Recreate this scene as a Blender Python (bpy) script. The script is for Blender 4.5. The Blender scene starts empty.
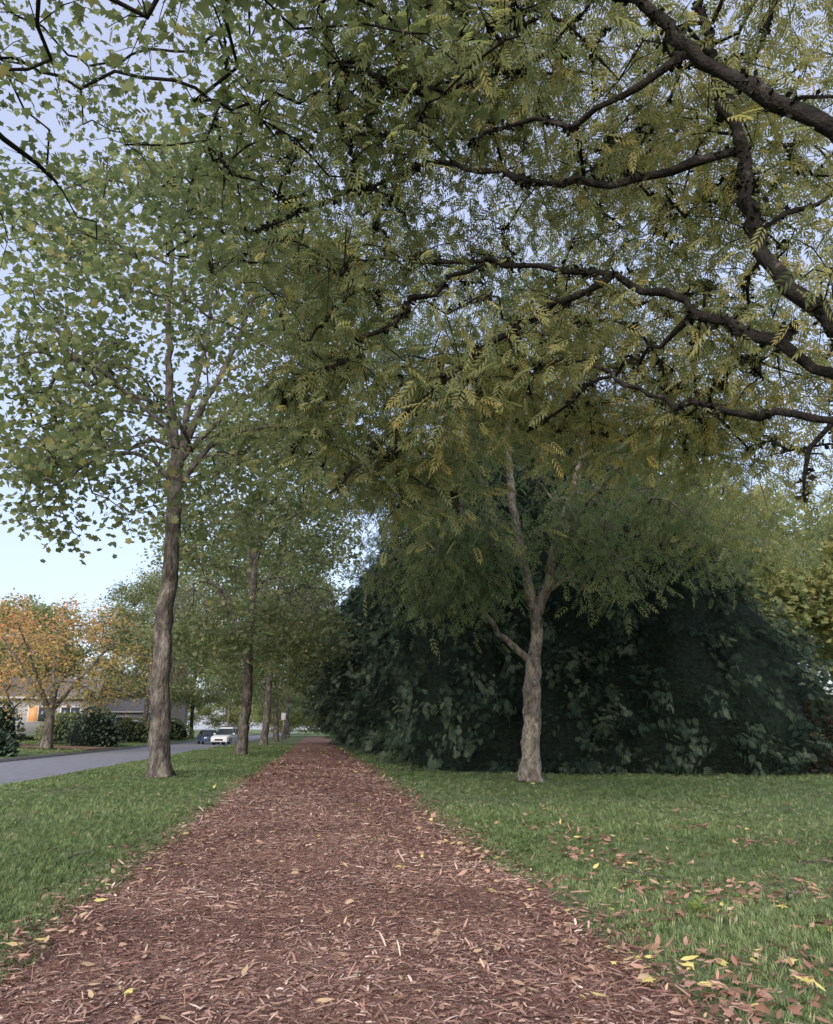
import bpy, math, numpy as np
from mathutils import Vector, Matrix
rng = np.random.default_rng(7)
scene = bpy.context.scene
H_CAM = 1.4

# ------------------------------------------------------------------ helpers
def link(o, parent=None):
    scene.collection.objects.link(o)
    if parent is not None: o.parent = parent
    return o

def empty(name, loc=(0,0,0), rz=0, s=1):
    e = bpy.data.objects.new(name, None)
    e.location = loc; e.rotation_euler = (0,0,rz); e.scale = (s,s,s)
    e.empty_display_size = .2
    return link(e)

def np_mesh(name, V, F, mat=None, tint=None, smooth=False):
    V = np.asarray(V, dtype=np.float32); F = np.asarray(F, dtype=np.int32)
    me = bpy.data.meshes.new(name)
    k = F.shape[1]
    me.vertices.add(len(V)); me.vertices.foreach_set('co', V.ravel())
    me.loops.add(F.size); me.loops.foreach_set('vertex_index', F.ravel())
    me.polygons.add(len(F))
    me.polygons.foreach_set('loop_start', np.arange(0, F.size, k, dtype=np.int32))
    me.polygons.foreach_set('loop_total', np.full(len(F), k, dtype=np.int32))
    if smooth: me.polygons.foreach_set('use_smooth', np.ones(len(F), dtype=bool))
    if tint is not None:
        a = me.attributes.new('tint', 'FLOAT', 'POINT')
        a.data.foreach_set('value', np.asarray(tint, dtype=np.float32))
    me.update(calc_edges=True); me.validate()
    if mat: me.materials.append(mat)
    return me

def obj(name, me, parent=None):
    return link(bpy.data.objects.new(name, me), parent)

def norm(a):
    return a / (np.linalg.norm(a, axis=-1, keepdims=True) + 1e-9)

def frames(axis, up):
    X = norm(axis); Y = norm(np.cross(up, X)); Z = np.cross(X, Y)
    return np.stack([X, Y, Z], axis=-1)

def scatter(name, tv, tf, pos, R, sc, mat, tint):
    tv = np.asarray(tv, float); tf = np.asarray(tf)
    N = len(pos); nv = len(tv)
    sc = np.asarray(sc)
    if sc.ndim == 1: sc = sc[:, None]
    loc = tv[None] * (sc[:, None, :] if sc.shape[1] == 3 else sc[:, :, None])
    V = np.einsum('nij,nvj->nvi', R, loc) + pos[:, None, :]
    F = tf[None] + (np.arange(N) * nv)[:, None, None]
    return np_mesh(name, V.reshape(-1, 3), F.reshape(-1, tf.shape[1]), mat, np.repeat(tint, nv))

def vnoise(x, y, s=1.0, seed=0):
    r = np.random.default_rng(seed); v = 0
    for i in range(7):
        a = r.uniform(0, 6.28); f = s * r.uniform(.6, 2.2); ph = r.uniform(0, 6.28)
        v = v + np.sin((x*np.cos(a) + y*np.sin(a)) * f + ph)
    return v / 7 * 1.6

# ------------------------------------------------------------------ materials
def new_mat(name):
    m = bpy.data.materials.new(name); m.use_nodes = True
    nt = m.node_tree; nt.nodes.clear()
    out = nt.nodes.new('ShaderNodeOutputMaterial')
    return m, nt, out

def ramp(nt, fac, stops):
    r = nt.nodes.new('ShaderNodeValToRGB')
    el = r.color_ramp.elements
    while len(el) > 1: el.remove(el[-1])
    el[0].position = stops[0][0]; el[0].color = (*stops[0][1], 1)
    for p, c in stops[1:]:
        e = el.new(p); e.color = (*c, 1)
    if fac is not None: nt.links.new(fac, r.inputs[0])
    return r

def leaf_mat(name, stops, transl=.38, rough=.6, spec=.2, k=1.0):
    stops = [(p, tuple(v*k for v in c)) for p, c in stops]
    m, nt, out = new_mat(name)
    at = nt.nodes.new('ShaderNodeAttribute'); at.attribute_name = 'tint'
    r = ramp(nt, at.outputs['Fac'], stops)
    p = nt.nodes.new('ShaderNodeBsdfPrincipled'); p.inputs['Roughness'].default_value = rough
    p.inputs['Specular IOR Level'].default_value = spec
    nt.links.new(r.outputs[0], p.inputs['Base Color'])
    if transl <= 0:
        nt.links.new(p.outputs[0], out.inputs[0]); return m
    t = nt.nodes.new('ShaderNodeBsdfTranslucent')
    mx = nt.nodes.new('ShaderNodeMixShader'); mx.inputs[0].default_value = transl
    g = nt.nodes.new('ShaderNodeMixRGB'); g.blend_type = 'MULTIPLY'; g.inputs[0].default_value = 1
    g.inputs[2].default_value = (1.7, 1.75, 1.35, 1)
    nt.links.new(r.outputs[0], g.inputs[1]); nt.links.new(g.outputs[0], t.inputs[0])
    nt.links.new(p.outputs[0], mx.inputs[1]); nt.links.new(t.outputs[0], mx.inputs[2])
    nt.links.new(mx.outputs[0], out.inputs[0])
    return m

def noise_mat(name, stops, scale=5, detail=6, rough=.9, bump=.3, bscale=None, stretch=(1,1,1), spec=.2, dist=.05, big=None):
    m, nt, out = new_mat(name)
    tc = nt.nodes.new('ShaderNodeTexCoord'); mp = nt.nodes.new('ShaderNodeMapping')
    mp.inputs['Scale'].default_value = stretch
    nt.links.new(tc.outputs['Object'], mp.inputs[0])
    n = nt.nodes.new('ShaderNodeTexNoise'); n.inputs['Scale'].default_value = scale
    n.inputs['Detail'].default_value = detail; n.inputs['Roughness'].default_value = .65
    nt.links.new(mp.outputs[0], n.inputs['Vector'])
    r = ramp(nt, n.outputs['Fac'], stops)
    p = nt.nodes.new('ShaderNodeBsdfPrincipled'); p.inputs['Roughness'].default_value = rough
    p.inputs['Specular IOR Level'].default_value = spec
    col = r.outputs[0]
    if big:
        n3 = nt.nodes.new('ShaderNodeTexNoise'); n3.inputs['Scale'].default_value = big; n3.inputs['Detail'].default_value = 4
        nt.links.new(tc.outputs['Object'], n3.inputs['Vector'])
        r3 = ramp(nt, n3.outputs['Fac'], [(.35,(.65,.65,.65)),(.65,(1.25,1.22,1.18))])
        g = nt.nodes.new('ShaderNodeMixRGB'); g.blend_type='MULTIPLY'; g.inputs[0].default_value=1
        nt.links.new(col,g.inputs[1]); nt.links.new(r3.outputs[0],g.inputs[2]); col=g.outputs[0]
    nt.links.new(col, p.inputs['Base Color'])
    if bump:
        n2 = nt.nodes.new('ShaderNodeTexNoise'); n2.inputs['Scale'].default_value = bscale or scale*3
        n2.inputs['Detail'].default_value = 8
        nt.links.new(mp.outputs[0], n2.inputs['Vector'])
        b = nt.nodes.new('ShaderNodeBump'); b.inputs['Strength'].default_value = bump
        b.inputs['Distance'].default_value = dist
        nt.links.new(n2.outputs['Fac'], b.inputs['Height']); nt.links.new(b.outputs[0], p.inputs['Normal'])
    nt.links.new(p.outputs[0], out.inputs[0])
    return m

def flat_mat(name, col, rough=.6, metal=0, emit=None, es=1):
    m, nt, out = new_mat(name)
    p = nt.nodes.new('ShaderNodeBsdfPrincipled')
    n = nt.nodes.new('ShaderNodeTexNoise'); n.inputs['Scale'].default_value = 8
    r = ramp(nt, n.outputs['Fac'], [(.3, tuple(c*.88 for c in col)), (.7, tuple(min(1, c*1.08) for c in col))])
    nt.links.new(r.outputs[0], p.inputs['Base Color'])
    p.inputs['Roughness'].default_value = rough; p.inputs['Metallic'].default_value = metal
    if emit:
        p.inputs['Emission Color'].default_value = (*emit, 1); p.inputs['Emission Strength'].default_value = es
    nt.links.new(p.outputs[0], out.inputs[0])
    return m

M_plane = leaf_mat('plane_leaves', [(0,(.085,.11,.055)),(.45,(.15,.18,.088)),(.8,(.215,.235,.115)),(1,(.33,.29,.13))], transl=.45, k=1.12)
M_pin = leaf_mat('wingnut_leaves', [(0,(.09,.11,.055)),(.35,(.162,.182,.084)),(.7,(.245,.24,.108)),(1,(.41,.335,.13))], transl=.48, k=1.15)
M_mid = leaf_mat('wingnut_leaves_green', [(0,(.085,.115,.06)),(.4,(.15,.188,.092)),(.8,(.235,.255,.12)),(1,(.37,.34,.14))], transl=.45, k=1.12)  # greener leaf tone for the middle wingnut
M_conif = leaf_mat('conifer_sprays', [(0,(.014,.026,.020)),(.45,(.036,.060,.044)),(.8,(.085,.12,.083)),(1,(.14,.18,.12))], transl=.1, rough=.8, spec=.05)  # pale end stops are painted highlights for the hedge tips
M_orange = leaf_mat('autumn_leaves', [(0,(.20,.19,.08)),(.35,(.40,.31,.12)),(.7,(.55,.33,.16)),(1,(.6,.28,.17))], transl=.45)
M_grass = leaf_mat('grass_blades', [(0,(.075,.11,.042)),(.5,(.155,.21,.088)),(.85,(.23,.285,.13)),(1,(.38,.36,.22))], transl=.3, k=1.08)
M_litter = leaf_mat('fallen_leaves', [(0,(.17,.09,.065)),(.3,(.34,.19,.135)),(.6,(.46,.28,.21)),(.85,(.54,.41,.24)),(1,(.66,.56,.2))], transl=.1)
M_chip = leaf_mat('wood_chips', [(0,(.10,.052,.041)),(.35,(.245,.135,.104)),(.7,(.42,.265,.208)),(.9,(.57,.41,.33)),(1,(.68,.55,.45))], transl=.0, rough=.8)
M_bark = noise_mat('plane_bark', [(.3,(.05,.044,.038)),(.45,(.10,.088,.077)),(.56,(.17,.153,.135)),(.68,(.27,.25,.225))], scale=6, bump=1, bscale=14, stretch=(1,1,.4), dist=.12, big=1.4)
M_bark2 = noise_mat('lichen_bark', [(.32,(.07,.06,.05)),(.46,(.17,.15,.125)),(.58,(.30,.278,.24)),(.7,(.12,.12,.085))], scale=7, bump=1, bscale=16, stretch=(1,1,.6), dist=.1, big=1.6)
M_moss = noise_mat('mossy_bark', [(.42,(.011,.010,.008)),(.6,(.028,.024,.02)),(.74,(.12,.105,.09))], scale=6, bump=1, bscale=30, dist=.05)
M_tuft = leaf_mat('moss', [(0,(.009,.009,.007)),(.6,(.018,.018,.012)),(1,(.04,.042,.022))], transl=0, rough=1)

# ------------------------------------------------------------------ templates
def lobed():
    o = [(0,0),(.0,.26),(-.06,.46),(.22,.36),(.50,.56),(.56,.24),(1,0),(.56,-.24),(.50,-.56),(.22,-.36),(-.06,-.46),(.0,-.26)]
    v = [(.3,0,.03)] + [(x,y,-.35*abs(y)**1.5-.12*x*x) for x,y in o]
    n = len(o)
    return v, [(0,1+i,1+(i+1)%n) for i in range(n)]
def lobed_lo():
    o = [(0,0),(-.04,.44),(.28,.32),(.52,.54),(1,0),(.52,-.54),(.28,-.32),(-.04,-.44)]
    v = [(.3,0,.03)] + [(x,y,-.35*abs(y)**1.5-.12*x*x) for x,y in o]
    n = len(o)
    return v, [(0,1+i,1+(i+1)%n) for i in range(n)]
def simple():
    return [(0,0,0),(.4,.42,-.12),(1,0,-.08),(.4,-.42,-.12)], [(0,2,1),(0,3,2)]
def pinnate(nl=6,w=.05):
    v=[];f=[]
    def lf(bx,bz,ang,L,W):
        c,s=math.cos(ang),math.sin(ang); b=len(v)
        for (x,y,z) in [(0,0,0),(.42*L,W,-.03),(L,0,-.13*L/.3),(.42*L,-W,-.02)]:
            v.append((bx+x*c-y*s,x*s+y*c,bz+z))
        f.append((b,b+2,b+1)); f.append((b,b+3,b+2))
    for i in range(nl):
        t=.16+.7*i/(nl-1); z=-.3*t*t
        L=.40*(1-.35*abs(t-.55)/.55)
        for sg in (-1,1): lf(t+(.03 if sg>0 else 0),z,sg*(.95-.3*t),L,w)
    lf(.92,-.25,0,.38,w*1.1)
    return v,f
def spray():
    v=[];f=[]
    def bl(bx,by,ang,L,W,z):
        c,s=math.cos(ang),math.sin(ang); b=len(v)
        for (x,y,zz) in [(0,0,0),(.5*L,W,-.02),(L,0,-.2*L),(.5*L,-W,-.02)]:
            v.append((bx+x*c-y*s,by+x*s+y*c,z+zz))
        f.append((b,b+2,b+1)); f.append((b,b+3,b+2))
    for i in range(4):
        t=.08+.22*i
        for sg in (-1,1): bl(t*.85,0,sg*.7,.5*(1-.14*i),.035,-.15*t*t)
    bl(0,0,0,1,.03,0)
    return v,f
def tuft(nb=6,seed=1):
    r=np.random.default_rng(seed); v=[];f=[]
    for i in range(nb):
        a=r.uniform(0,6.28); bx,by=r.uniform(-.5,.5,2); l=r.uniform(.25,.9); h=r.uniform(.6,1.1); w=.07
        dx,dy=math.cos(a),math.sin(a); b=len(v)
        v+=[(bx-dy*w,by+dx*w,0),(bx+dy*w,by-dx*w,0),(bx+dx*l*.35-dy*w*.8,by+dy*l*.35+dx*w*.8,h*.6),(bx+dx*l*.35+dy*w*.8,by+dy*l*.35-dx*w*.8,h*.6),(bx+dx*l,by+dy*l,h)]
        f+=[(b,b+1,b+3),(b,b+3,b+2),(b+2,b+3,b+4)]
    return v,f

# ------------------------------------------------------------------ tree skeleton
class Skel:
    def __init__(s): s.p=[]; s.par=[]; s.mr=[]
    def add(s,p,par,mr=0): s.p.append(np.array(p,float)); s.par.append(par); s.mr.append(mr); return len(s.p)-1
    def limb(s,pts,r0,r1,parent=-1,step=.5,jit=.04):
        pts=[np.array(q,float) for q in pts]; last=parent
        if parent>=0: pts=[s.p[parent]]+pts
        else: last=s.add(pts[0],-1,r0)
        seg=[np.linalg.norm(pts[i+1]-pts[i]) for i in range(len(pts)-1)]; tot=sum(seg); d=0
        n=len(pts); ids=[last]
        for i in range(n-1):
            k=max(1,int(seg[i]/step))
            p0=pts[max(0,i-1)];p1=pts[i];p2=pts[i+1];p3=pts[min(n-1,i+2)]
            for j in range(1,k+1):
                u=j/k
                q=.5*((2*p1)+(-p0+p2)*u+(2*p0-5*p1+4*p2-p3)*u*u+(-p0+3*p1-3*p2+p3)*u**3)
                q=q+rng.normal(0,jit,3)*(1 if len(ids)>2 else 0)
                dd=d+seg[i]*u
                last=s.add(q,last,r0+(r1-r0)*dd/tot); ids.append(last)
            d+=seg[i]
        return ids
    def near(s,p): return int(np.argmin(np.linalg.norm(np.array(s.p)-np.array(p),axis=1)))
    def attach(s,t,step=.55,minz=0,wob=.12):
        P=np.array(s.p); d=np.linalg.norm(P-t,axis=1)
        cost=d+np.where(P[:,2]>t[2]+.6,.8*(P[:,2]-t[2]),0)+np.where(P[:,2]<minz,100,0)
        i=int(np.argmin(cost)); p0=s.p[i]; L=np.linalg.norm(t-p0)
        if L<.2: return i
        k=max(2,int(L/step)); last=i
        sag=rng.normal(0,.12)*L; side=norm(np.cross(t-p0,[0,0,1.]))
        for j in range(1,k+1):
            u=j/k
            q=p0+(t-p0)*u+np.array([0,0,.14*L*math.sin(math.pi*u)])+side*sag*math.sin(math.pi*u)+rng.normal(0,wob*step,3)*(j<k)
            last=s.add(q,last,0)
        return last
    def radii(s,tw=.012,ex=.45):
        n=len(s.p); c=np.zeros(n)
        ch=[[] for _ in range(n)]
        for i in range(n):
            if s.par[i]>=0: ch[s.par[i]].append(i)
        for i in range(n-1,-1,-1):
            if not ch[i]: c[i]=max(c[i],1)
            if s.par[i]>=0: c[s.par[i]]+=c[i]
        mr=np.array(s.mr); r=np.where(mr>0,mr,tw*c**ex)
        for i in range(n):
            if s.par[i]>=0: r[i]=min(r[i],r[s.par[i]]*1.0)
        return r,ch
    def mesh(s,name,mat,tw=.012,ex=.45,rough=.06,flare=0):
        r,ch=s.radii(tw,ex); V=[];F=[];nb=0
        s.r=r
        stack=[(i,None) for i in range(len(s.p)) if s.par[i]<0]
        while stack:
            st,pr=stack.pop()
            chain=[st]
            while ch[chain[-1]]:
                c=sorted(ch[chain[-1]],key=lambda q:-r[q]); 
                for o in c[1:]: stack.append((o,chain[-1]))
                chain.append(c[0])
            pts=[s.p[i] for i in chain]; rr=[r[i] for i in chain]
            if pr is not None: pts=[s.p[pr]]+pts; rr=[rr[0]]+rr
            if len(pts)<2: continue
            R0=max(rr); k=20 if R0>.18 else (8 if R0>.05 else (5 if R0>.02 else 3))
            P=np.array(pts); T=np.gradient(P,axis=0); T=norm(T)
            ref=np.array([0.3,.9,.2]) if abs(T[0][1])<.7 else np.array([1.,.1,.1])
            U=norm(np.cross(T,ref)); W=np.cross(T,U)
            a=np.linspace(0,2*math.pi,k,endpoint=False)
            rad=np.array(rr)[:,None]*(1+rng.normal(0,rough,(len(pts),k)))
            if pr is None and flare:
                z=(P[:,2]-P[0,2])[:,None]
                rad=rad*(1+flare*np.exp(-z/.3)*(1+.4*np.sin(a*5+1)[None])+.05*np.sin(a*3+z*1.3))
            rad[-1]*=.5
            ring=P[:,None]+rad[...,None]*(np.cos(a)[None,:,None]*U[:,None]+np.sin(a)[None,:,None]*W[:,None])
            V.append(ring.reshape(-1,3)); m=len(pts)
            i,j=np.meshgrid(np.arange(m-1),np.arange(k),indexing='ij'); j2=(j+1)%k
            F.append(np.stack([i*k+j,i*k+j2,(i+1)*k+j2,(i+1)*k+j],-1).reshape(-1,4)+nb); nb+=m*k
        return np_mesh(name,np.concatenate(V),np.concatenate(F),mat,smooth=True)

def leaves_for(name, nodes, tmpl, per, spread, size, mat, droop=.5, base=.4, var=.18, cvar=.15, upv=.5, exclude=None, gx=None):
    nodes=np.asarray(nodes); N=len(nodes)*per
    idx=np.repeat(np.arange(len(nodes)),per)
    off=rng.normal(0,1,(N,3))*np.array(spread)
    pos=nodes[idx]+off
    ax=norm(rng.normal(0,1,(N,3))+norm(off)*.6); ax[:,2]=ax[:,2]*.5-droop
    up=norm(np.stack([rng.normal(0,upv,N),rng.normal(0,upv,N),np.ones(N)],-1))
    ct=rng.normal(0,cvar,len(nodes))
    if gx is not None: ct=ct+gx(nodes)
    t=np.clip(base+ct[idx]+rng.normal(0,var,N),0,1)
    sc=size*rng.uniform(.6,1.25,N)
    if exclude is not None:
        k=~exclude(pos); pos,ax,up,t,sc=pos[k],ax[k],up[k],t[k],sc[k]
    tv,tf=tmpl
    return scatter(name,tv,tf,pos,frames(ax,up),sc,mat,t)

def clumps(n,c,rad,zmin=None,shell=.35,test=None):
    out=[]
    while len(out)<n:
        d=rng.normal(0,1,3); d/=np.linalg.norm(d)
        q=np.array(c)+d*np.array(rad)*(shell+(1-shell)*rng.random())**.6
        if zmin is not None and q[2]<zmin: continue
        if test and not test(q): continue
        out.append(q)
    return np.array(out)

def finish(sk,cl,twigs=4,tl=.6,minz=0,step=.55):
    order=np.argsort(np.linalg.norm(cl-sk.p[len(sk.p)//2],axis=1))
    anch=[]
    for i in order:
        e=sk.attach(cl[i],minz=minz,step=step); anch.append(cl[i])
        for _ in range(twigs):
            d=rng.normal(0,1,3); d[2]*=.6; d=d/np.linalg.norm(d)*tl*rng.uniform(.6,1.3)
            m=sk.add(sk.p[e]+d*.5+np.array([0,0,.05]),e,0); q=sk.p[e]+d-np.array([0,0,.08]); sk.add(q,m,0)
            anch.append(q); 
            if rng.random()<.5: anch.append(sk.p[m])
    return np.array(anch)

# ------------------------------------------------------------------ ground
def ground_z(x,y):
    x=np.asarray(x,float); y=np.asarray(y,float)
    z=np.zeros(np.broadcast(x,y).shape)+.02*vnoise(x,y,.9,3)*((x>2.6)|(x<-2.4))
    z=np.where((x<-7.9)&(x>-14.8),-.2,z)
    left=x<=-14.8
    z=np.where(left,.02+.6*np.clip((-15-x)/14,0,1)**1.2+.02*vnoise(x,y,.5,5),z)
    return z
xs=np.unique(np.concatenate([np.linspace(-700,-60,12),np.linspace(-60,-16,45),[-14.801,-14.79,-7.91,-7.899],np.linspace(-14.7,-8,8),np.linspace(-7.8,20,113),np.linspace(20,60,20),np.linspace(60,700,12)]))
ys=np.unique(np.concatenate([np.linspace(-60,0,12),np.linspace(0,40,120),np.linspace(40,200,100),np.linspace(200,1500,14)]))
X,Y=np.meshgrid(xs,ys,indexing='ij'); Z=ground_z(X,Y)
ny=len(ys); i,j=np.meshgrid(np.arange(len(xs)-1),np.arange(ny-1),indexing='ij')
F=np.stack([i*ny+j,(i+1)*ny+j,(i+1)*ny+j+1,i*ny+j+1],-1).reshape(-1,4)
M_ground=noise_mat('lawn_soil',[(.3,(.09,.125,.05)),(.5,(.135,.175,.075)),(.62,(.17,.185,.09)),(.75,(.2,.165,.11))],scale=1.1,bump=.6,bscale=60,dist=.03)
obj('ground',np_mesh('ground',np.stack([X,Y,Z],-1).reshape(-1,3),F,M_ground,smooth=True))

def strip(name,x0,x1,y0,y1,z,mat,nx=10,nyy=200,edge=0,mound=0,seed=4,parent=None):
    u=np.linspace(0,1,nx); yy=np.linspace(y0,y1,nyy)
    U,YY=np.meshgrid(u,yy,indexing='ij')
    A=x0+edge*vnoise(yy,yy*0,1.3,seed)+edge*.5*vnoise(yy,yy*0,5,seed+2); B=x1+edge*vnoise(yy,yy*0,1.1,seed+1)+edge*.5*vnoise(yy,yy*0,5.5,seed+3)
    XX=A[None]*(1-U)+B[None]*U
    ZZ=z+mound*np.sin(U*math.pi)**.6
    n=nyy; i,j=np.meshgrid(np.arange(nx-1),np.arange(n-1),indexing='ij')
    F=np.stack([i*n+j,(i+1)*n+j,(i+1)*n+j+1,i*n+j+1],-1).reshape(-1,4)
    return obj(name,np_mesh(name,np.stack([XX,YY,ZZ],-1).reshape(-1,3),F,mat,smooth=True),parent)
M_path=noise_mat('bark_mulch',[(.3,(.13,.068,.053)),(.45,(.25,.138,.108)),(.58,(.36,.222,.175)),(.72,(.5,.35,.285))],scale=26,detail=9,bump=1,bscale=60,dist=.03,stretch=(1.5,.8,1),big=.7)
path=empty('wood_chip_path')
strip('mulch_bed',-1.8,1.85,-6,150,.008,M_path,nx=14,nyy=900,edge=.17,mound=.035,parent=path)
M_road=noise_mat('asphalt',[(.35,(.18,.18,.205)),(.6,(.24,.24,.265))],scale=3,bump=.2,bscale=80,dist=.01,rough=.8)
strip('road',-14.75,-7.95,-60,500,-.12,M_road,nx=6,nyy=60)
M_kerb=noise_mat('kerb_concrete',[(.35,(.2,.19,.18)),(.65,(.32,.31,.29))],scale=4)
def kerb(x):
    V=[];F=[]
    for yy in (-60,500):
        V+=[(x-.08,yy,-.25),(x-.07,yy,.03),(x+.07,yy,.03),(x+.08,yy,-.25)]
    for k in range(3): F.append((k,k+1,k+5,k+4))
    obj('kerb',np_mesh('kerb',V,F,M_kerb))
kerb(-7.9); kerb(-14.8)

# chips
N=78000
y=3.0*np.exp(rng.random(N)*math.log(36/3.0))
x=rng.uniform(-1.9,1.95,N); ed=rng.random(N)<.16
x=np.where(ed,np.where(rng.random(N)<.6,1.9,-1.85)+rng.normal(0,.22,N),x)
zz=.010+.035*np.sin(np.clip((x+1.85)/3.8,0.0,1)*math.pi)**.6+np.where((x>1.95)|(x<-1.95),.012,0)
pos=np.stack([x,y,zz+rng.uniform(0,.014,N)],-1)
ax=np.stack([rng.normal(0,1,N),rng.normal(0,1,N),rng.normal(0,.12,N)],-1)
up=np.stack([rng.normal(0,.3,N),rng.normal(0,.3,N),np.ones(N)],-1)
ct=[(0,-.5,0),(.5,-.62,.25),(1,-.3,0),(1,.4,0),(.45,.5,.3),(0,.3,0)]
cf=[(0,1,4),(0,4,5),(1,2,3),(1,3,4)]
g=(1+y/16)
L=rng.gamma(2.0,.015,N)+.012; W=rng.uniform(.003,.011,N)
sc=np.stack([L*g,W*g,W*g],-1)
clt=.18*vnoise(x,y,1.6,11)+.09*vnoise(x,y,.5,14)
t=np.clip(.43+clt+rng.normal(0,.26,N),0,1)
obj('wood_chips',scatter('wood_chips',ct,cf,pos,frames(ax,up),sc,M_chip,t),path)

# grass
def lit_mask(x,y):
    r=np.where(x>0,1.35-.13*y-.08*np.abs(x-3.6),-.9)
    l=np.where(x<0,.1-.15*np.abs(y-8)-.35*np.abs(x+3.0),-.9)
    return np.clip(.45+1.4*vnoise(x,y,2.1,55)+np.maximum(r,l)-.35,0,1)
def grass_pts(N,y0,y1,xa,xb,pw=1.0):
    y=y0*np.exp(rng.random(N)**pw*math.log(y1/y0)); x=rng.uniform(0,1,N)
    return xa(y)+(xb(y)-xa(y))*x, y
xa1,ya1=grass_pts(60000,3.2,60,lambda y:1.75+0*y,lambda y:3.2+.72*y)
xa2,ya2=grass_pts(46000,4.0,70,lambda y:np.maximum(-7.8,-1.2-.5*y),lambda y:-1.65+0*y)
xa3,ya3=grass_pts(9000,28,90,lambda y:-30+0*y,lambda y:-15+0*y)
gx=np.concatenate([xa1,xa2,xa3]); gy=np.concatenate([ya1,ya2,ya3])
edge=np.where(gx>0,1.98+.2*vnoise(gy,gy*0,1.1,5),0)
ef=np.where(gx>0,np.clip((gx-edge+.15)/.4,0,1),np.clip((-1.65-gx+.15*vnoise(gy,gy*0,1.3,4))/.35,0,1))
k=rng.random(len(gx))<ef; k&=~((gx>4.5)&(gy>26))
k&=rng.random(len(gx))<np.clip(.8+.55*vnoise(gx,gy,1.3,21),.15,1)
k&=rng.random(len(gx))<1-.6*lit_mask(gx,gy)
gx,gy=gx[k],gy[k]; N=len(gx)
gz=ground_z(gx,gy)-.005
g=1+gy/14
a=rng.uniform(0,6.28,N)
R=np.zeros((N,3,3)); R[:,0,0]=np.cos(a);R[:,0,1]=-np.sin(a);R[:,1,0]=np.sin(a);R[:,1,1]=np.cos(a);R[:,2,2]=1
s=.042*g*rng.uniform(.7,1.4,N); h=rng.uniform(.025,.06,N)*(1+gy/45)*(1+.4*vnoise(gx,gy,1.1,31))
t=np.clip(.5+.2*vnoise(gx,gy,.8,12)+rng.normal(0,.2,N),0,1)
tv,tf=tuft(7)
obj('grass',scatter('grass',tv,tf,np.stack([gx,gy,gz],-1),R,np.stack([s,s,h],-1),M_grass,t))

# fallen leaves
px=[];py=[]
n=19000; qx=rng.uniform(1.9,9,n); qy=3.4*np.exp(rng.random(n)*1.5); kk=rng.random(n)<lit_mask(qx,qy)*.5; px.append(qx[kk]);py.append(qy[kk])
n=5000; qx=rng.uniform(-6,-1.9,n); qy=4.6*np.exp(rng.random(n)*1.2); kk=rng.random(n)<lit_mask(qx,qy)*.5; px.append(qx[kk]);py.append(qy[kk])
n=700; px.append(rng.uniform(2,16,n)); py.append(3.5*np.exp(rng.random(n)*1.9))
n=350; px.append(rng.uniform(-7.5,-1.9,n)); py.append(5*np.exp(rng.random(n)*1.7))
n=950; px.append(rng.uniform(-1.9,1.9,n)); py.append(3.2*np.exp(rng.random(n)*2.6))
n=1500; px.append(rng.uniform(-1.8,2.2,n)); py.append(rng.uniform(20,62,n))
n=450; px.append(rng.normal(1.9,.3,n)); py.append(3.6*np.exp(rng.random(n)*1.9))
n=220; px.append(rng.normal(-1.9,.2,n)); py.append(5*np.exp(rng.random(n)*1.9))
x=np.concatenate(px);y=np.concatenate(py)
z=ground_z(x,y)+.02+rng.uniform(0,.022,len(x))
z=np.where(np.abs(x)<1.9,.05+rng.uniform(0,.008,len(x)),z)
ax=np.stack([rng.normal(0,1,len(x)),rng.normal(0,1,len(x)),rng.normal(0,.2,len(x))],-1)
up=np.stack([rng.normal(0,.35,len(x)),rng.normal(0,.35,len(x)),np.ones(len(x))],-1)
t=rng.beta(1.5,2.2,len(x)); t=np.where(rng.random(len(x))<.08,1,t*.85)
t=np.where((np.abs(x)<1.9)&(y<20),np.clip(t*.55+.5,0,1),t)
P3=np.stack([x,y,z],-1); Rl=frames(ax,up)
tv,tf=lobed(); k=rng.random(len(x))<.3
fl=empty('leaf_litter')
obj('broad_leaves',scatter('fallen_leaves',tv,tf,P3[k],Rl[k],(.06*rng.uniform(.5,1.4,len(x))*(1+y/40))[k],M_litter,t[k]),fl)
tv=[(0,0,0),(.25,.13,.02),(.6,.16,.0),(1,0,.06),(.6,-.14,.03),(.25,-.13,0)]; tf=[(0,5,1),(1,5,4),(1,4,2),(2,4,3)]
k=~k
obj('leaflets',scatter('fallen_leaflets',tv,tf,P3[k],Rl[k],(.08*rng.uniform(.45,1.35,len(x))*(1+y/40))[k],M_litter,t[k]),fl)

# small fallen sticks and leafy weeds in the lawn
def stick(loc,rz,L,name='fallen_twig'):
    e=empty(name,loc,rz); sk=Skel()
    a_=sk.limb([(0,0,.03),(L*.3,.03,.05),(L*.7,-.04,.06),(L,.02,.09)],.012,.004,step=.08,jit=.006)
    sk.limb([(L*.5,.12,.08),(L*.65,.26,.07)],.006,.003,a_[len(a_)//3],step=.08,jit=.005)
    sk.limb([(L*.8,-.14,.12)],.005,.003,a_[len(a_)//2],step=.08,jit=.005)
    obj('stem',sk.mesh('twig',M_bark,tw=.004),e)
stick((-5.9,19.7,.03),.2,1.0); stick((3.9,6.6,.02),.8,.55); stick((3.3,7.6,.02),2.3,.5); stick((-2.6,9.5,.02),1.2,.4); stick((5.1,8.3,.02),-.4,.6)
M_weed=leaf_mat('weed_leaves',[(0,(.13,.21,.06)),(.6,(.22,.31,.09)),(1,(.42,.40,.13))],transl=.4)
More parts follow.
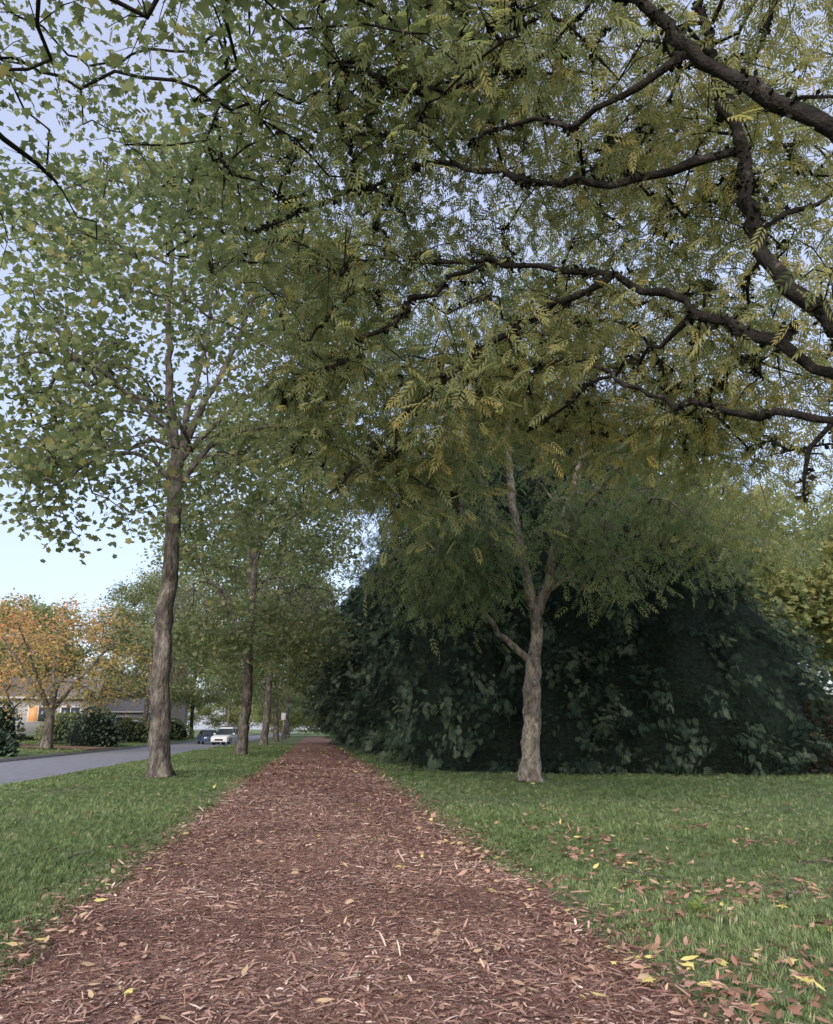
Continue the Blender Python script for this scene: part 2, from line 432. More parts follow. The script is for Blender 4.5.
for (wx,wy,wn) in [(3.05,6.4,22),(3.6,5.6,10)]:
    e=empty('lawn_weed',(wx,wy,.01)); a=rng.uniform(0,6.28,wn)
    ax=np.stack([np.cos(a),np.sin(a),rng.uniform(.2,1.1,wn)],-1); up=np.tile([0,0,1.],(wn,1))
    p=np.stack([rng.normal(0,.07,wn),rng.normal(0,.07,wn),rng.uniform(.0,.04,wn)],-1)
    obj('leaves',scatter('weed',[(0,0,0),(.3,.12,.02),(.7,.15,-.02),(1,0,-.14),(.7,-.15,-.02),(.3,-.12,.02)],[(0,5,1),(1,5,4),(1,4,2),(2,4,3)],p,frames(ax,up),rng.uniform(.07,.14,wn),M_weed,rng.random(wn)),e)

# ------------------------------------------------------------------ trees
def row_plane(seed, nm, low_z=7.0, n=225, nlow=26):
    global rng
    rng=np.random.default_rng(seed)
    sk=Skel()
    tr=sk.limb([(0,0,0),(-.12,0,1.5),(-.27,0,4.1),(-.24,.05,6.7),(-.3,0,9),(-.32,0,10.0)],.31,.22,step=.3,jit=.025)
    c=tr[-1]; c2=tr[-4]
    sk.limb([(-.75,.2,12.5),(-1.1,.3,15.5),(-1.2,.2,19.5)],.17,.04,c)
    sk.limb([(.35,-.3,11.8),(1.3,-.5,13.9),(2.2,-.8,17)],.15,.04,c)
    sk.limb([(-.1,.5,12.5),(.1,1.2,15),(.2,2,18)],.13,.04,c)
    sk.limb([(-1.0,-.3,10.0),(-2.2,-.7,10.1),(-3.4,-1,9.2),(-4.6,-1.4,7.9)],.09,.03,c2)
    sk.limb([(.8,-.2,10.6),(2.2,-.4,11.3),(4.6,.2,11.6)],.11,.03,c2)
    sk.limb([(-1.2,.2,11.8),(-3.2,.4,13.2),(-5,.5,14.8)],.10,.03,c)
    sk.limb([(.9,-.6,11.2),(2.6,-1.2,12.6),(4.5,-1.5,14.8)],.10,.03,c)
    cl=clumps(n,(-.2,0,14.6),(6.8,6.8,7.2),zmin=low_z+.5,shell=.45,test=lambda q: q[2]>11.5 or math.hypot(q[0],q[1])>3.6)
    low=clumps(nlow,(-1,0,low_z+2),(5.8,6,1.9),zmin=low_z,test=lambda q: math.hypot(q[0],q[1])>2.6)
    an=finish(sk,np.concatenate([cl,low]),twigs=5,tl=1.0,minz=9)
    wood=sk.mesh(nm+'_wood',M_bark,tw=.0105,flare=.4)
    lv=leaves_for(nm+'_leaves',an,lobed_lo(),8,(.42,.42,.34),.215,M_plane,droop=.35,base=.5,upv=.8)
    return wood,lv
varA=row_plane(11,'plane_a'); varB=row_plane(12,'plane_b',low_z=4.6,n=230,nlow=90)
row=[(-4.63,25.7,0,1,varA),(-4.1,46.7,2.2,.98,varB),(-4.3,70,4.1,1,varB),(-4.4,93,.9,1.02,varB),(-4.4,116,3.3,1,varA),(-4.6,138,5.3,1,varB),
     (-17.2,84,3.7,.8,varB),(-17.5,98,2.7,.95,varA),(-18,122,1.2,.9,varB),(-17,160,4.0,.95,varA)]
for (x_,y_,rz,s_,(w_,l_)) in row:
    e=empty('plane_tree',(x_,y_,0 if x_>-10 else .1),rz,s_)
    obj('trunk_and_branches',w_,e); obj('foliage',l_,e)

# near left plane tree (trunk stands outside the view, crown overhangs)
rng=np.random.default_rng(21)
sk=Skel()
tr=sk.limb([(-5.2,4.2,0),(-5.25,4.2,3),(-5.1,4.3,6.5)],.38,.3,step=.4,jit=.02)
c=tr[-1]
sk.limb([(-5.0,5.2,8),(-4.7,7.0,10.5),(-4,9,13)],.12,.04,c)
sk.limb([(-4.3,5,8),(-2.5,6.4,9.6),(-.5,8,11)],.08,.03,c)
sk.limb([(-6,5.5,8),(-7,7.5,9),(-8,10,9.8)],.09,.03,c)
sk.limb([(-5.2,6,8.0),(-5,8.5,9.2),(-4.4,11.5,10)],.08,.03,c)
sk.limb([(-5.2,3.5,9),(-5,2.5,12)],.15,.05,c)
tst=lambda q: q[2]>8.0 and (q[1]>2.5) and q[2]>6.0+.33*q[1]
cl=clumps(245,(-4.3,8.8,11.4),(7.0,7.5,5.0),zmin=7.5,shell=.3,test=tst)
an=finish(sk,cl,twigs=4,tl=.75,minz=6)
e=empty('plane_tree')
obj('trunk_and_branches',sk.mesh('near_plane_wood',M_moss,tw=.0085,flare=.4),e)
obj('foliage',leaves_for('near_plane_leaves',an,lobed(),10,(.38,.38,.3),.135,M_plane,droop=.3,base=.48,upv=.8),e)

# near right wingnut tree: mossy limbs reach over the path, foliage spread above and beyond them
rng=np.random.default_rng(31)
sk=Skel()
tr=sk.limb([(6.4,5.0,0),(6.45,5.0,1.8),(6.2,5.1,3.3)],.42,.34,step=.35,jit=.02)
c=tr[-1]
A=sk.limb([(5.4,5.3,5.4),(4.56,5.48,6.7),(3.96,5.85,7.6),(3.57,6.0,8.1),(3.15,6.16,8.8),(2.4,6.5,9.6)],.12,.045,c,step=.2,jit=.035)
B=sk.limb([(5.6,5.9,4.1),(4.9,6.44,4.74),(4.4,7.1,5.56),(3.9,7.8,6.4),(3.0,8.4,7.0),(2.07,8.8,7.3),(1.0,9.2,7.5)],.075,.025,c,step=.2,jit=.035)
C=sk.limb([(5.2,5.6,3.8),(4.5,6.0,4.08),(4.25,7.0,4.53),(3.8,8.1,5.2),(3.3,8.96,6.0),(2.6,10,6.4)],.05,.02,c,step=.2,jit=.035)
D=sk.limb([(3.0,8.6,6.65),(2.04,9.4,6.35),(1.17,10.1,5.7),(.6,10.5,5.1),(.1,10.9,4.7)],.06,.022,sk.near((3.5,8.1,6.7)),step=.2,jit=.04)
sk.limb([(1.2,9.3,7.0),(.3,9.9,6.5),(-.6,10.4,5.9)],.045,.015,sk.near((2.07,8.8,7.3)),step=.2,jit=.04)
Fz=sk.limb([(2.85,6.7,7.9),(2.2,7.1,8.0),(1.56,7.46,8.1)],.05,.02,sk.near((3.57,6.0,8.1)),step=.2,jit=.04)
g1=sk.limb([(5.3,5.9,4.6),(4.6,6.3,5.45),(4.45,6.7,6.6),(4.6,7.0,7.8),(4.7,7.4,9.2),(4.83,7.77,10.9)],.10,.045,c,step=.2,jit=.03)
E=sk.limb([(3.7,7.4,7.7),(2.7,7.7,7.7),(1.37,8.5,8.5),(.23,9.24,8.5),(-1.3,10,8.3)],.055,.016,sk.near((4.6,7,7.8)),step=.2,jit=.035)
sk.limb([(4.45,6.3,3.9),(4.4,6.4,3.45)],.03,.015,sk.near((4.5,6.1,4.1)),step=.2)
sk.limb([(4.0,8.2,5.9),(3.6,9.2,5.9),(3.0,10.6,5.6)],.04,.014,sk.near((4.1,7.5,6)),step=.2,jit=.04)
sk.limb([(5.2,7.4,5.8),(5.6,8.8,6.2),(5.8,10.4,6.3)],.05,.02,sk.near((4.6,6.8,5.2)),step=.2,jit=.04)
sk.limb([(4.9,7.3,7.6),(5.4,8.2,7.0),(5.6,9.3,6.7)],.045,.015,sk.near((4.5,6.8,6.9)),step=.2,jit=.04)
sk.limb([(7.5,6.2,5),(8.5,8,7),(9,10,9)],.13,.04,c)
CAMP=np.array([0,0,H_CAM])
def tst(q):
    D_=.1238*q[0]+.9923*q[1]
    dist=np.linalg.norm(q-CAMP)
    if D_<5.2 or dist<6: return False
    low=max(3.9+.2*max(0,9-q[1]),1.9+.33*q[1])+.25*max(0,.5-q[0])-.12*max(0,q[0]-3.5)
    if q[2]<low+.4: return False
    if q[0]<-1.2 and q[2]<9.0: return False
    if dist<10.6 and rng.random()>.14: return False
    return True
cl=clumps(305,(2.9,9.6,7.8),(6.6,6.6,6.2),zmin=4.4,shell=.2,test=tst)
cl2=clumps(45,(2.8,11.2,6.6),(5.4,3.2,1.3),zmin=5.0,shell=.1,test=tst)
cl3=clumps(95,(4.2,9.6,11.6),(5.6,5.4,2.8),shell=.1,test=lambda q: np.linalg.norm(q-CAMP)>10.4)
cl4=clumps(20,(.9,11.6,5.5),(1.5,1.4,.9),shell=.1)
an=finish(sk,np.concatenate([cl,cl2,cl3,cl4]),twigs=5,tl=.75,minz=3.2,step=.4)
e=empty('wingnut_tree')
obj('trunk_and_branches',sk.mesh('near_wingnut_wood',M_moss,tw=.0075,ex=.40,rough=.25,flare=.4),e)
farcam=lambda p: np.linalg.norm(p-CAMP,axis=1)<6.2
obj('foliage',leaves_for('near_wingnut_leaves',an,pinnate(5),6,(.36,.36,.27),.27,M_pin,droop=.4,base=.48,var=.15,cvar=.15,upv=1.0,exclude=farcam,
    gx=lambda p: np.clip(.05*(p[:,0]-2.5),-.22,.12)),e)
P=np.array(sk.p); r=sk.r; sel=np.where((r>.013)&(P[:,2]>3))[0]
n=24; idx=np.repeat(sel,n); N=len(idx)
par=np.array(sk.par)[idx]; u=rng.random(N)[:,None]
base=P[idx]*(1-u)+P[np.maximum(par,0)]*u
d=norm(rng.normal(0,1,(N,3)))
kk=vnoise(base[:,0]*3+base[:,2]*2,base[:,1]*3,2.2,8)>0
pos=(base+d*np.minimum(r[idx],.12)[:,None]*.9)[kk]; d=d[kk]
ax=d+rng.normal(0,.5,d.shape)
tv=[(0,0,0),(.5,.35,.1),(1,0,0),(.5,-.35,.1)]
obj('moss',scatter('moss',tv,[(0,2,1),(0,3,2)],pos,frames(ax,rng.normal(0,1,d.shape)),rng.uniform(.03,.1,len(d)),M_tuft,rng.random(len(d))),e)

# middle right tree
rng=np.random.default_rng(41)
sk=Skel()
tr=sk.limb([(6.0,22.4,0),(6.08,22.4,1.6),(6.2,22.4,3.2)],.26,.22,step=.25,jit=.025)
fk=tr[-1]
m=sk.limb([(6.35,22.4,4.0),(6.3,22.4,4.9),(5.95,22.4,6.6),(5.7,22.4,9.0),(5.8,22.3,12)],.18,.06,fk,step=.3,jit=.03)
sk.limb([(5.6,22.2,3.7),(4.9,22.0,4.3),(4.2,21.7,5.4),(3.4,21.4,6.6)],.10,.03,fk,step=.3,jit=.05)
c=sk.near((6.33,22.4,4.6))
sk.limb([(6.75,22.3,5.7),(7.1,22.2,7.2),(7.7,22,9),(8.2,21.8,11)],.15,.04,c,step=.3,jit=.03)
sk.limb([(5.5,21.9,6.6),(4.7,21.5,8),(4.0,21,10)],.08,.03,sk.near((6.1,22.4,6)),step=.35)
sk.limb([(7.2,21.6,7.0),(7.6,20,7.8),(8.4,18.5,8.6)],.06,.03,sk.near((6.9,22.2,6.3)),step=.35)
sk.limb([(7.6,22.2,5.9),(9,21.8,6.3),(11.2,21.2,6.6)],.06,.025,sk.near((6.6,22.3,5.3)),step=.35)
def tst(q):
    h=math.hypot(q[0]-6.4,q[1]-22.4)
    if q[1]>25.5: return False
    if q[1]<19.5 and q[2]<9: return False
    if q[1]<22.8 and abs(q[0]-6.3)<1.5 and q[2]<9.5: return False
    return q[2]>8.0-.45*h and (h>1.8 or q[2]>9)
cl=clumps(115,(6.6,21.2,10.8),(6.6,5.2,6.4),zmin=4.9,shell=.35,test=tst)
cl2=clumps(44,(11,20.5,7.6),(4.8,3.5,1.7),zmin=5.2,shell=.1)
cl4=clumps(40,(5.2,20.8,5.8),(4.4,2.4,1.5),zmin=4.1,shell=.2,test=lambda q: q[1]<22 and abs(q[0]-6.1)>1.3)
cl5=clumps(22,(2.6,22.5,8.4),(1.8,2,1.8),shell=.2)
an=finish(sk,np.concatenate([cl,cl2,cl4,cl5]),twigs=5,tl=.85,minz=4.2,step=.5)
e=empty('wingnut_tree')
obj('trunk_and_branches',sk.mesh('mid_wingnut_wood',M_bark2,tw=.009,ex=.42,rough=.1,flare=.4),e)
obj('foliage',leaves_for('mid_wingnut_leaves',an,pinnate(4),6,(.38,.38,.32),.36,M_mid,droop=.6,base=.38,var=.14,cvar=.17,upv=.8,gx=lambda p: np.clip(.05*(p[:,0]-7),-.15,.3)),e)

def broad(seed,nm,h,rad,ztrunk,mat,base,n=150,per=13,size=.34,flat=1,trunk=.25):
    global rng
    rng=np.random.default_rng(seed); sk=Skel()
    tr=sk.limb([(0,0,0),(.05,0,ztrunk*.5),(0,.05,ztrunk)],trunk,trunk*.8,step=.4,jit=.02)
    for k in range(6):
        a=k*1.05+rng.uniform(-.3,.3); q=rad*.6
        sk.limb([(math.cos(a)*q*.35,math.sin(a)*q*.35,ztrunk+(h-ztrunk)*.25),(math.cos(a)*q,math.sin(a)*q,ztrunk+(h-ztrunk)*rng.uniform(.4,.75))],trunk*.45,.03,tr[-1])
    cz=(ztrunk*1.0+h)/2
    cl=clumps(n,(0,0,cz),(rad,rad,(h-cz)*flat),zmin=ztrunk*.9,shell=.35)
    an=finish(sk,cl,twigs=3,tl=.8,minz=ztrunk*.7)
    return sk.mesh(nm+'_wood',M_bark,tw=.012,flare=.3), leaves_for(nm+'_lv',an,simple(),per,(.42,.42,.3),size,mat,droop=.3,base=base,gx=(lambda p: .06*(p[:,2]-5)-.04*p[:,0]) if mat is M_orange else None)
oa=broad(51,'autumn',10.0,7.2,2.2,M_orange,.42,n=125,per=10,size=.22,trunk=.35)
e=empty('autumn_maple_tree',(-17.5,56,.2),0,1); obj('trunk_and_branches',oa[0],e); obj('foliage',oa[1],e)
e=empty('autumn_maple_tree',(-31,74,.6),2,1.1); obj('trunk_and_branches',oa[0],e); obj('foliage',oa[1],e)
M_yg=leaf_mat('background_leaves',[(0,(.13,.16,.07)),(.5,(.23,.26,.12)),(1,(.38,.34,.15))],transl=.45)
bg=broad(52,'bg',15,6.5,3.5,M_yg,.5,n=190,per=12,size=.38,trunk=.3)
for (x_,y_,rz,s_) in [(21,38,0,.95),(27,33,2,.8),(15,41,1,1.25),(31,44,3,1),(24,52,4,1.1),(-30,88,1,1),(-38,105,2,1.1),(-24,112,.4,1)]:
    e=empty('maple_tree',(x_,y_,0 if x_>0 else .5),rz,s_); obj('trunk_and_branches',bg[0],e); obj('foliage',bg[1],e)
far=empty('distant_trees')
rng=np.random.default_rng(77)
for k in range(34):
    x_=-130+k*8+rng.uniform(-2,2); y_=215+rng.uniform(-20,25)
    if -2<x_-3<6: y_+=40
    o=obj('tree_%d'%k,bg[1],far); o.location=(x_,y_,-2); o.rotation_euler=(0,0,rng.uniform(0,6)); o.scale=(1.2,1.2,rng.uniform(.8,1.15))
for k,(x_,y_) in enumerate([(3.5,150),(7,140),(11,152),(-1,168),(-7,160),(10,120),(13,100)]):
    o=obj('verge_tree_%d'%k,bg[1],far); o.location=(x_,y_,-2.5); o.rotation_euler=(0,0,rng.uniform(0,6)); s_=.8; o.scale=(s_,s_,s_)

# ------------------------------------------------------------------ conifer hedge
rng=np.random.default_rng(61)
hedge=empty('conifer_hedge')
def prof(u,base):
    return np.interp(u,[0,.1,.25,.45,.6,.8,.93,1],[base,base+.12,max(base+.2,.9),1,.9,.55,.25,.03])
con=[(7.2,29.6,3.6,16.5,.82),(10.0,28.2,3.5,14.5,.85),(12.4,26.8,3.0,9.3,.88),(14.3,25.8,2.5,6.2,.9),(5.6,29.2,2.5,12.5,.85),(16,27.5,2.6,5.4,.9),(11.5,33,4.3,16,.8),(15,31,3.5,9.6,.8),(8.6,27.4,2.2,7,.9)]
for k in range(12):
    con.append((6.1-.13*k if k<9 else 5.2,34+4.6*k,3.9+.2*min(k,8),[14,12.5,13.5,11][k%4]+rng.uniform(-.5,.8),.6-.02*k))
con=np.array(con)
def lump(th,z,i): return 1+.10*np.sin(3*th+i*1.7+z*.9)+.07*np.sin(7*th-z*1.7+i)+.05*np.sin(13*th+z*3.1+2*i)
Pp=[];Nn=[];Tt=[]
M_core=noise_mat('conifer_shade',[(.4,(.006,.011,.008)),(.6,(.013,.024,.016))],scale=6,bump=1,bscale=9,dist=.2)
for i,(cx_,cy_,R_,h_,b_) in enumerate(con):
    nth,nz=40,26
    th=np.linspace(0,2*math.pi,nth,endpoint=False); uu=np.linspace(0,1,nz)
    TH,UU=np.meshgrid(th,uu,indexing='ij')
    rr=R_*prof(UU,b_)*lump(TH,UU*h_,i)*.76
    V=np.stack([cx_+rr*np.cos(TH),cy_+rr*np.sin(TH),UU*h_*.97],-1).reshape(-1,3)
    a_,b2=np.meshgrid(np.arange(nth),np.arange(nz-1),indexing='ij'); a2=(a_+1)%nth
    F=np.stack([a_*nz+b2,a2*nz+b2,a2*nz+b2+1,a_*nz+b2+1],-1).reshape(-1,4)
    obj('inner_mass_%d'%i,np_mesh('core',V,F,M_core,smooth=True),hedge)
    nb_=int(R_*h_*(8 if cy_<36 else 4.5)); per=30 if cy_<36 else 18
    th=rng.uniform(0,2*math.pi,nb_); u=rng.random(nb_)**.9
    ext=rng.normal(.96,.12,nb_)
    rr=R_*prof(u,b_)*lump(th,u*h_,i)*ext
    c0=np.stack([cx_+rr*np.cos(th),cy_+rr*np.sin(th),u*h_],-1)
    keep=(c0[:,1]<cy_+R_*.4)|(c0[:,0]<cx_)
    for j,(x2,y2,R2,h2,b3) in enumerate(con):
        if j==i: continue
        d=np.hypot(c0[:,0]-x2,c0[:,1]-y2); uz=np.clip(c0[:,2]/h2,0,1)
        keep&=~((d<R2*prof(uz,b3)*.75)&(c0[:,2]<h2))
    c0=c0[keep]; th=th[keep]; ext=ext[keep]; m_=len(c0)
    out=np.stack([np.cos(th),np.sin(th),np.zeros(m_)],-1)
    pd=norm(out*1+rng.normal(0,.4,(m_,3))-np.array([0,0,.5])*rng.uniform(-.3,1.7,(m_,1)))
    idx=np.repeat(np.arange(m_),per); s_=rng.uniform(-.55,.8,len(idx))
    p=c0[idx]+pd[idx]*s_[:,None]+rng.normal(0,1,(len(idx),3))*(.24-.2*s_[:,None].clip(0,1))
    p[:,2]=np.abs(p[:,2])+.03
    Pp.append(p); Nn.append(pd[idx]); 
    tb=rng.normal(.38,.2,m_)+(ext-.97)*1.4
    Tt.append(tb[idx]+.42*s_)  # tint rises toward bough tips, a lit look put into the colour
P=np.concatenate(Pp);Nn=np.concatenate(Nn);T=np.concatenate(Tt);n=len(P)
ax=Nn*.9+rng.normal(0,.4,(n,3)); ax[:,2]-=.3
up=rng.normal(0,.6,(n,3))+np.array([0,0,.8])
tv,tf=spray()
g=.29*rng.uniform(.5,1.4,n)*(1+np.clip(P[:,1]-30,0,60)/45)
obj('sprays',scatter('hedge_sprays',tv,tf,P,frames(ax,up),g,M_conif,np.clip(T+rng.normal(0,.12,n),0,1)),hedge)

def shrub(name,x,y,z,R,h,mat,base,n=900,size=.22):
    e=empty(name,(x,y,z))
    th=rng.uniform(0,6.283,n); v=rng.random(n); rr=np.sqrt(1-(v*.98)**2.4)*R*(1+.12*np.sin(3*th+x)+.1*np.sin(5*th+4*v))*rng.uniform(.8,1.05,n)
    p=np.stack([rr*np.cos(th),rr*np.sin(th),v*h],-1)
    ax=np.stack([np.cos(th),np.sin(th),v],-1)+rng.normal(0,.5,(n,3)); up=rng.normal(0,.6,(n,3))+np.array([0,0,1])
    obj('leaves',scatter(name+'_l',*lobed_lo(),p,frames(ax,up),size*rng.uniform(.7,1.3,n),mat,np.clip(base+rng.normal(0,.2,n),0,1)),e)
    nth,nz=24,10; T1,U1=np.meshgrid(np.linspace(0,2*math.pi,nth,endpoint=False),np.linspace(0,1,nz),indexing='ij')
    rr=np.sqrt(1-(U1*.99)**2.4)*R*.8*(1+.12*np.sin(3*T1+x)+.1*np.sin(5*T1+4*U1))
    V=np.stack([rr*np.cos(T1),rr*np.sin(T1),U1*h*.88],-1).reshape(-1,3)
    a_,b2=np.meshgrid(np.arange(nth),np.arange(nz-1),indexing='ij'); a2=(a_+1)%nth
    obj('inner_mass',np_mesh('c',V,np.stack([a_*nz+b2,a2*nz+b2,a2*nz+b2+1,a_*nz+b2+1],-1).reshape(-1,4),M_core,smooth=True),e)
M_red=leaf_mat('reddish_leaves',[(0,(.05,.035,.03)),(.6,(.09,.06,.045)),(1,(.12,.11,.05))],transl=.3)
shrub('round_bush',-17.2,66,.15,1.9,2.9,M_conif,.9,n=1200,size=.18)
shrub('round_bush',-16.6,44,.1,1.2,1.1,M_conif,.7)
shrub('round_bush',-22.5,60,.4,1.8,2.9,M_conif,.7)
shrub('round_bush',-18.2,84,.2,2.4,2.2,M_plane,.5)
shrub('round_bush',-17.5,100,.2,2.4,2.4,M_plane,.6)
shrub('round_bush',-20.5,70,.4,2.0,2.2,M_plane,.6)
shrub('barberry_shrub',16.9,25.6,0,1.5,2.3,M_red,.5,n=1600,size=.15)
shrub('barberry_shrub',19.2,27.4,0,1.8,2.6,M_red,.4,n=1600,size=.15)

# ------------------------------------------------------------------ boxes, houses, cars, sign
def box(name,x0,x1,y0,y1,z0,z1,mat,parent,bev=0):
    V=[(x,y,z) for x in (x0,x1) for y in (y0,y1) for z in (z0,z1)]
    F=[(0,1,3,2),(4,6,7,5),(0,4,5,1),(2,3,7,6),(0,2,6,4),(1,5,7,3)]
    o=obj(name,np_mesh(name,V,F,mat),parent)
    if bev:
        m=o.modifiers.new('b','BEVEL'); m.width=bev; m.segments=2
    return o
M_white=flat_mat('white_siding',(.42,.42,.44),.7); M_roof=noise_mat('roof_shingle',[(.3,(.14,.13,.135)),(.7,(.23,.215,.22))],scale=6)
M_glass=flat_mat('window_glass',(.04,.05,.06),.1); M_lit=flat_mat('lit_window',(.4,.22,.1),.5,emit=(1,.42,.16),es=.45)
M_trim=flat_mat('white_trim',(.6,.6,.6)); M_beige=flat_mat('beige_siding',(.36,.31,.28),.8); M_door=flat_mat('garage_door',(.5,.5,.5))
def house(name,loc,rz,w,d,h,rh,wall,lit,chim=True):
    e=empty(name,loc,rz)
    box('walls',-w/2,w/2,-d/2,d/2,0,h,wall,e)
    o=.5
    V=[(-w/2-o,-d/2-o,h),(w/2+o,-d/2-o,h),(w/2+o,d/2+o,h),(-w/2-o,d/2+o,h),(-w/2-o,0,h+rh),(w/2+o,0,h+rh)]
    me=bpy.data.meshes.new('roof'); me.from_pydata(V,[],[(0,1,5,4),(2,3,4,5),(0,4,3),(1,2,5),(0,3,2,1)]); me.materials.append(M_roof); obj('roof',me,e)
    box('fascia',-w/2-o,w/2+o,-d/2-o-.04,-d/2-o-.002,h-.16,h+.02,M_trim,e)
    if chim: box('chimney',w*.2,w*.2+.8,-.4,.4,h+rh*.3,h+rh+.7,M_roof,e)
    for k,xx in enumerate(np.arange(-w/2+1.2,w/2-2.2,2.6)):
        mt=M_lit if (lit and k==lit) else M_glass
        box('window_frame_%d'%k,xx-.1,xx+1.6,-d/2-.05,-d/2-.002,.95,2.35,M_trim,e)
        box('window_%d'%k,xx,xx+.72,-d/2-.07,-d/2-.052,1.05,2.25,mt,e)
        box('window_b_%d'%k,xx+.78,xx+1.5,-d/2-.07,-d/2-.052,1.05,2.25,M_glass,e)
    for k,yy in enumerate(np.arange(-d/2+1,d/2-1.8,2.7)):
        box('side_frame_%d'%k,w/2+.002,w/2+.05,yy-.1,yy+1.5,.95,2.35,M_trim,e)
        box('side_window_%d'%k,w/2+.052,w/2+.07,yy,yy+1.4,1.05,2.25,M_glass,e)
    box('front_door',w/2-1.6,w/2-.7,-d/2-.06,-d/2-.002,0,2.1,M_door,e)
house('white_house',(-27.5,78,1.0),0.15,14,9,3.1,1.9,M_white,3,False)
house('beige_house',(-25,118,.6),0.1,13,10,5.0,2.4,M_beige,0)
house('white_house',(-25,102,.5),0.1,10,8,2.9,1.7,M_white,0,False)
M_drive=noise_mat('leafy_driveway',[(.35,(.2,.13,.1)),(.6,(.3,.17,.12)),(.75,(.35,.3,.27))],scale=3)
dx=np.linspace(-14.9,-24,12); V=[]; F=[]
for q in dx: V+= [(q,57.5,float(ground_z(q,57.5))+.06),(q,64,float(ground_z(q,64))+.06)]
for q in range(11): F.append((2*q,2*q+2,2*q+3,2*q+1))
obj('driveway',np_mesh('driveway',V,F,M_drive))

M_tyre=flat_mat('tyre_rubber',(.02,.02,.02),.9); M_rim=flat_mat('alloy',(.45,.45,.47),.35,.8); M_cg=flat_mat('car_glass',(.03,.035,.045),.08)
M_hl=flat_mat('headlamp',(.7,.7,.7),.2); M_tl=flat_mat('tail_lamp',(.4,.02,.02),.3); M_black=flat_mat('black_plastic',(.03,.03,.03),.6)
def car(name,loc,rz,col,suv):
    e=empty(name,loc,rz); paint=flat_mat(name+'_paint',col,.3)
    hb=.98 if suv else .86; ht=1.66 if suv else 1.43; W=.92
    L=2.3
    side=[(-L,.42),(-L-.03,.7),(-L+.05,hb),(-1.5,hb+.03),(.85,hb),(1.9,hb-.12),(L,hb-.28),(L+.02,.5),(L-.05,.28),
          (1.82,.28),(1.76,.5),(1.6,.66),(1.4,.70),(1.2,.66),(1.04,.5),(.98,.26),(-.98,.26),(-1.04,.5),(-1.2,.66),(-1.4,.7),(-1.6,.66),(-1.76,.5),(-1.82,.28),(-L+.05,.28)]
    me=bpy.data.meshes.new('body'); n=len(side); V=[];Fc=[]
    for sg in (-1,1):
        for (x,z) in side:
            tap=1-.10*max(0,(abs(x)-1.6)/.7)-.05*max(0,(z-.7)/.3)
            V.append((x,sg*W*tap,z))
    for k in range(n): Fc.append((k,(k+1)%n,n+(k+1)%n,n+k))
    Fc.append(tuple(range(n))[::-1]); Fc.append(tuple(range(n,2*n)))
    me.from_pydata(V,[],Fc); me.materials.append(paint); o=obj('body',me,e); m=o.modifiers.new('b','BEVEL'); m.width=.05; m.segments=3; m.limit_method='ANGLE'
    if suv: gl=[(-2.2,hb),(-2.0,ht-.08),(-1.7,ht),(.15,ht),(1.0,hb)]
    else: gl=[(-1.95,hb),(-1.15,ht-.04),(-.7,ht),(.1,ht),(1.1,hb)]
    def prism(nm,pts,w0,w1,mat,grow=0):
        V=[];k=len(pts)
        for sg in (-1,1):
            for (x,z) in pts:
                u=(z-hb)/(ht-hb); V.append((x,sg*(w0+(w1-w0)*u),z))
        F=[(a,(a+1)%k,k+(a+1)%k,k+a) for a in range(k)]+[tuple(range(k))[::-1],tuple(range(k,2*k))]
        me=bpy.data.meshes.new(nm); me.from_pydata(V,[],F); me.materials.append(mat); return obj(nm,me,e)
    prism('greenhouse',gl,W*.93,W*.72,M_cg)
    rf=[(gl[1][0]-.02,ht-.1),(gl[2][0],ht+.02),(gl[3][0],ht+.02),(gl[3][0]+.2,ht-.1)]
    prism('roof',rf,W*.95,W*.75,paint)
    for nm,px_ in (('front_pillar',.45),('mid_pillar',-.35),('rear_pillar',-1.3)):
        for sg in (-1,1):
            w0=W*.945;w1=W*.75
            V=[(px_,sg*w0,hb-.02),(px_+.1,sg*w0,hb-.02),(px_,sg*w1,ht),(px_-.1,sg*w1,ht)]
            obj(nm,np_mesh(nm,V,[(0,1,2,3)],paint),e)
    for a in (-1.4,1.4):
        for sg in (-1,1):
            for nm,r_,y0,y1,mt in (('tyre',.34,W*.74,W*.97,M_tyre),('rim',.21,W*.9,W*.985,M_rim)):
                k=24;V=[];F=[]
                for yy in (y0,y1):
                    for q in range(k): V.append((a+r_*math.cos(q*2*math.pi/k),sg*yy,.34+r_*math.sin(q*2*math.pi/k)))
                F=[(q,(q+1)%k,k+(q+1)%k,k+q) for q in range(k)]+[tuple(range(k)),tuple(range(k,2*k))]
                me=bpy.data.meshes.new(nm); me.from_pydata(V,[],F); me.materials.append(mt); obj(nm,me,e)
    for sg in (-1,1):
        box('headlamp',L-.12,L+.03,min(sg*.5,sg*.8),max(sg*.5,sg*.8),.58,.72,M_hl,e,.02)
        box('tail_lamp',-L-.05,-L+.1,min(sg*.55,sg*.83),max(sg*.55,sg*.83),.66,.88,M_tl,e,.02)
        box('mirror',.7,.85,min(sg*.9,sg*1.08),max(sg*.9,sg*1.08),hb,hb+.14,paint,e,.02)
    box('grille',L-.02,L+.04,-.42,.42,.42,.6,M_black,e,.01); box('rear_plate',-L-.06,-L-.02,-.25,.25,.5,.62,M_trim,e)
car('parked_suv',(-8.9,84,-.12),math.radians(-103),(.7,.71,.73),True)
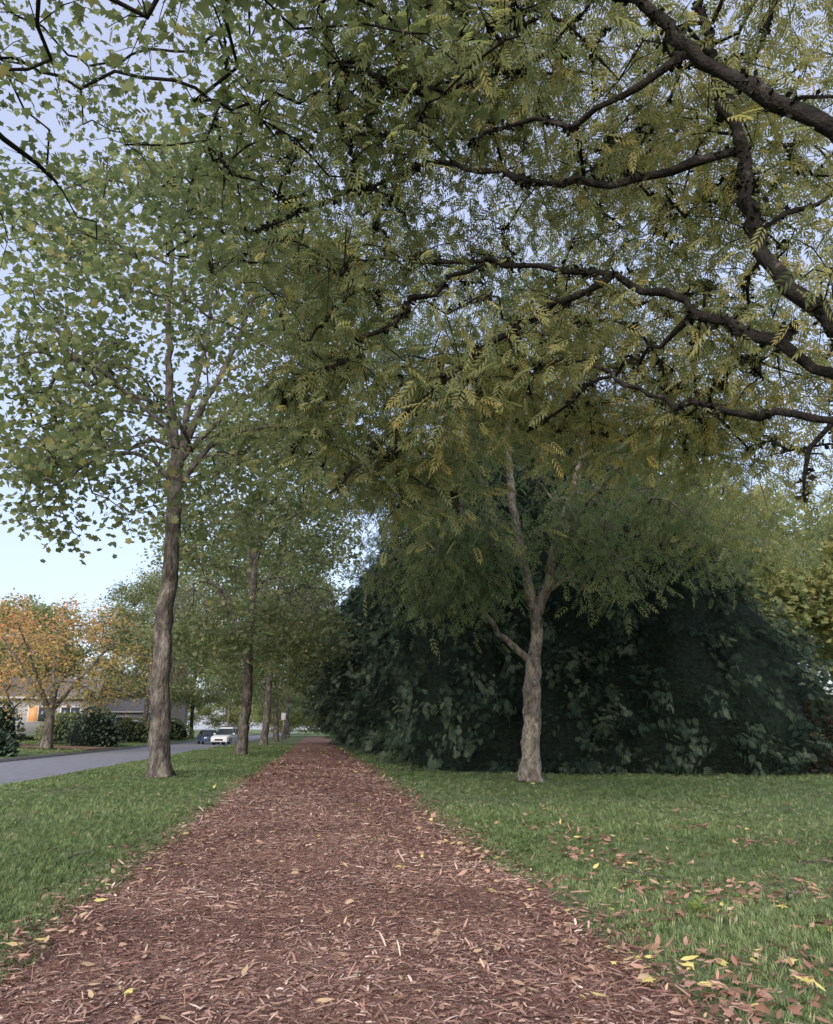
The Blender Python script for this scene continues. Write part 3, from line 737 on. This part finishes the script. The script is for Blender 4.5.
car('parked_car',(-11.2,88,-.12),math.radians(-74),(.06,.10,.2),False)
M_post=flat_mat('galvanised_post',(.3,.3,.31),.5,.5); M_sign=flat_mat('sign_face',(.6,.6,.6),.5)
e=empty('parking_sign',(-3.3,84,0)); box('post',-.04,.04,-.04,.04,0,3.2,M_post,e); box('panel',-.22,.22,-.07,-.045,2.3,3.0,M_sign,e,.01)

# ------------------------------------------------------------------ light, sky, camera
SUN_EL=math.radians(26); SUN_AZ=math.radians(200)   # behind-left of the camera
w=bpy.data.worlds.new('World'); scene.world=w; w.use_nodes=True
nt=w.node_tree; bgn=nt.nodes['Background']
sky=nt.nodes.new('ShaderNodeTexSky'); sky.sky_type='NISHITA'; sky.sun_disc=False
sky.sun_elevation=SUN_EL; sky.sun_rotation=SUN_AZ; sky.air_density=1; sky.dust_density=2.5; sky.ozone_density=2
hz=nt.nodes.new('ShaderNodeMixRGB'); hz.blend_type='ADD'; hz.inputs[0].default_value=1
hz.inputs[2].default_value=(3.1,3.15,3.9,1)     # even lavender radiance added to brighten the sky and its fill light
nt.links.new(sky.outputs[0],hz.inputs[1]); nt.links.new(hz.outputs[0],bgn.inputs[0]); bgn.inputs[1].default_value=.15
sd=bpy.data.lights.new('sun','SUN'); sd.energy=3.3; sd.angle=math.radians(45); sd.color=(1,.94,.91)
so=bpy.data.objects.new('sun',sd); link(so)
d=Vector((math.sin(SUN_AZ)*math.cos(SUN_EL),math.cos(SUN_AZ)*math.cos(SUN_EL),math.sin(SUN_EL)))
so.rotation_euler=d.to_track_quat('Z','Y').to_euler()

cam=bpy.data.cameras.new('camera'); co=bpy.data.objects.new('camera',cam); link(co)
cam.sensor_fit='VERTICAL'; cam.sensor_height=24; cam.lens=780/1024*24; cam.clip_end=3000; cam.clip_start=.05
co.location=(0,0,H_CAM); co.rotation_euler=(math.radians(90+15.55),0,math.radians(-7.11))
scene.camera=co
scene.view_settings.view_transform='Standard'; scene.view_settings.look='None'; scene.view_settings.exposure=0
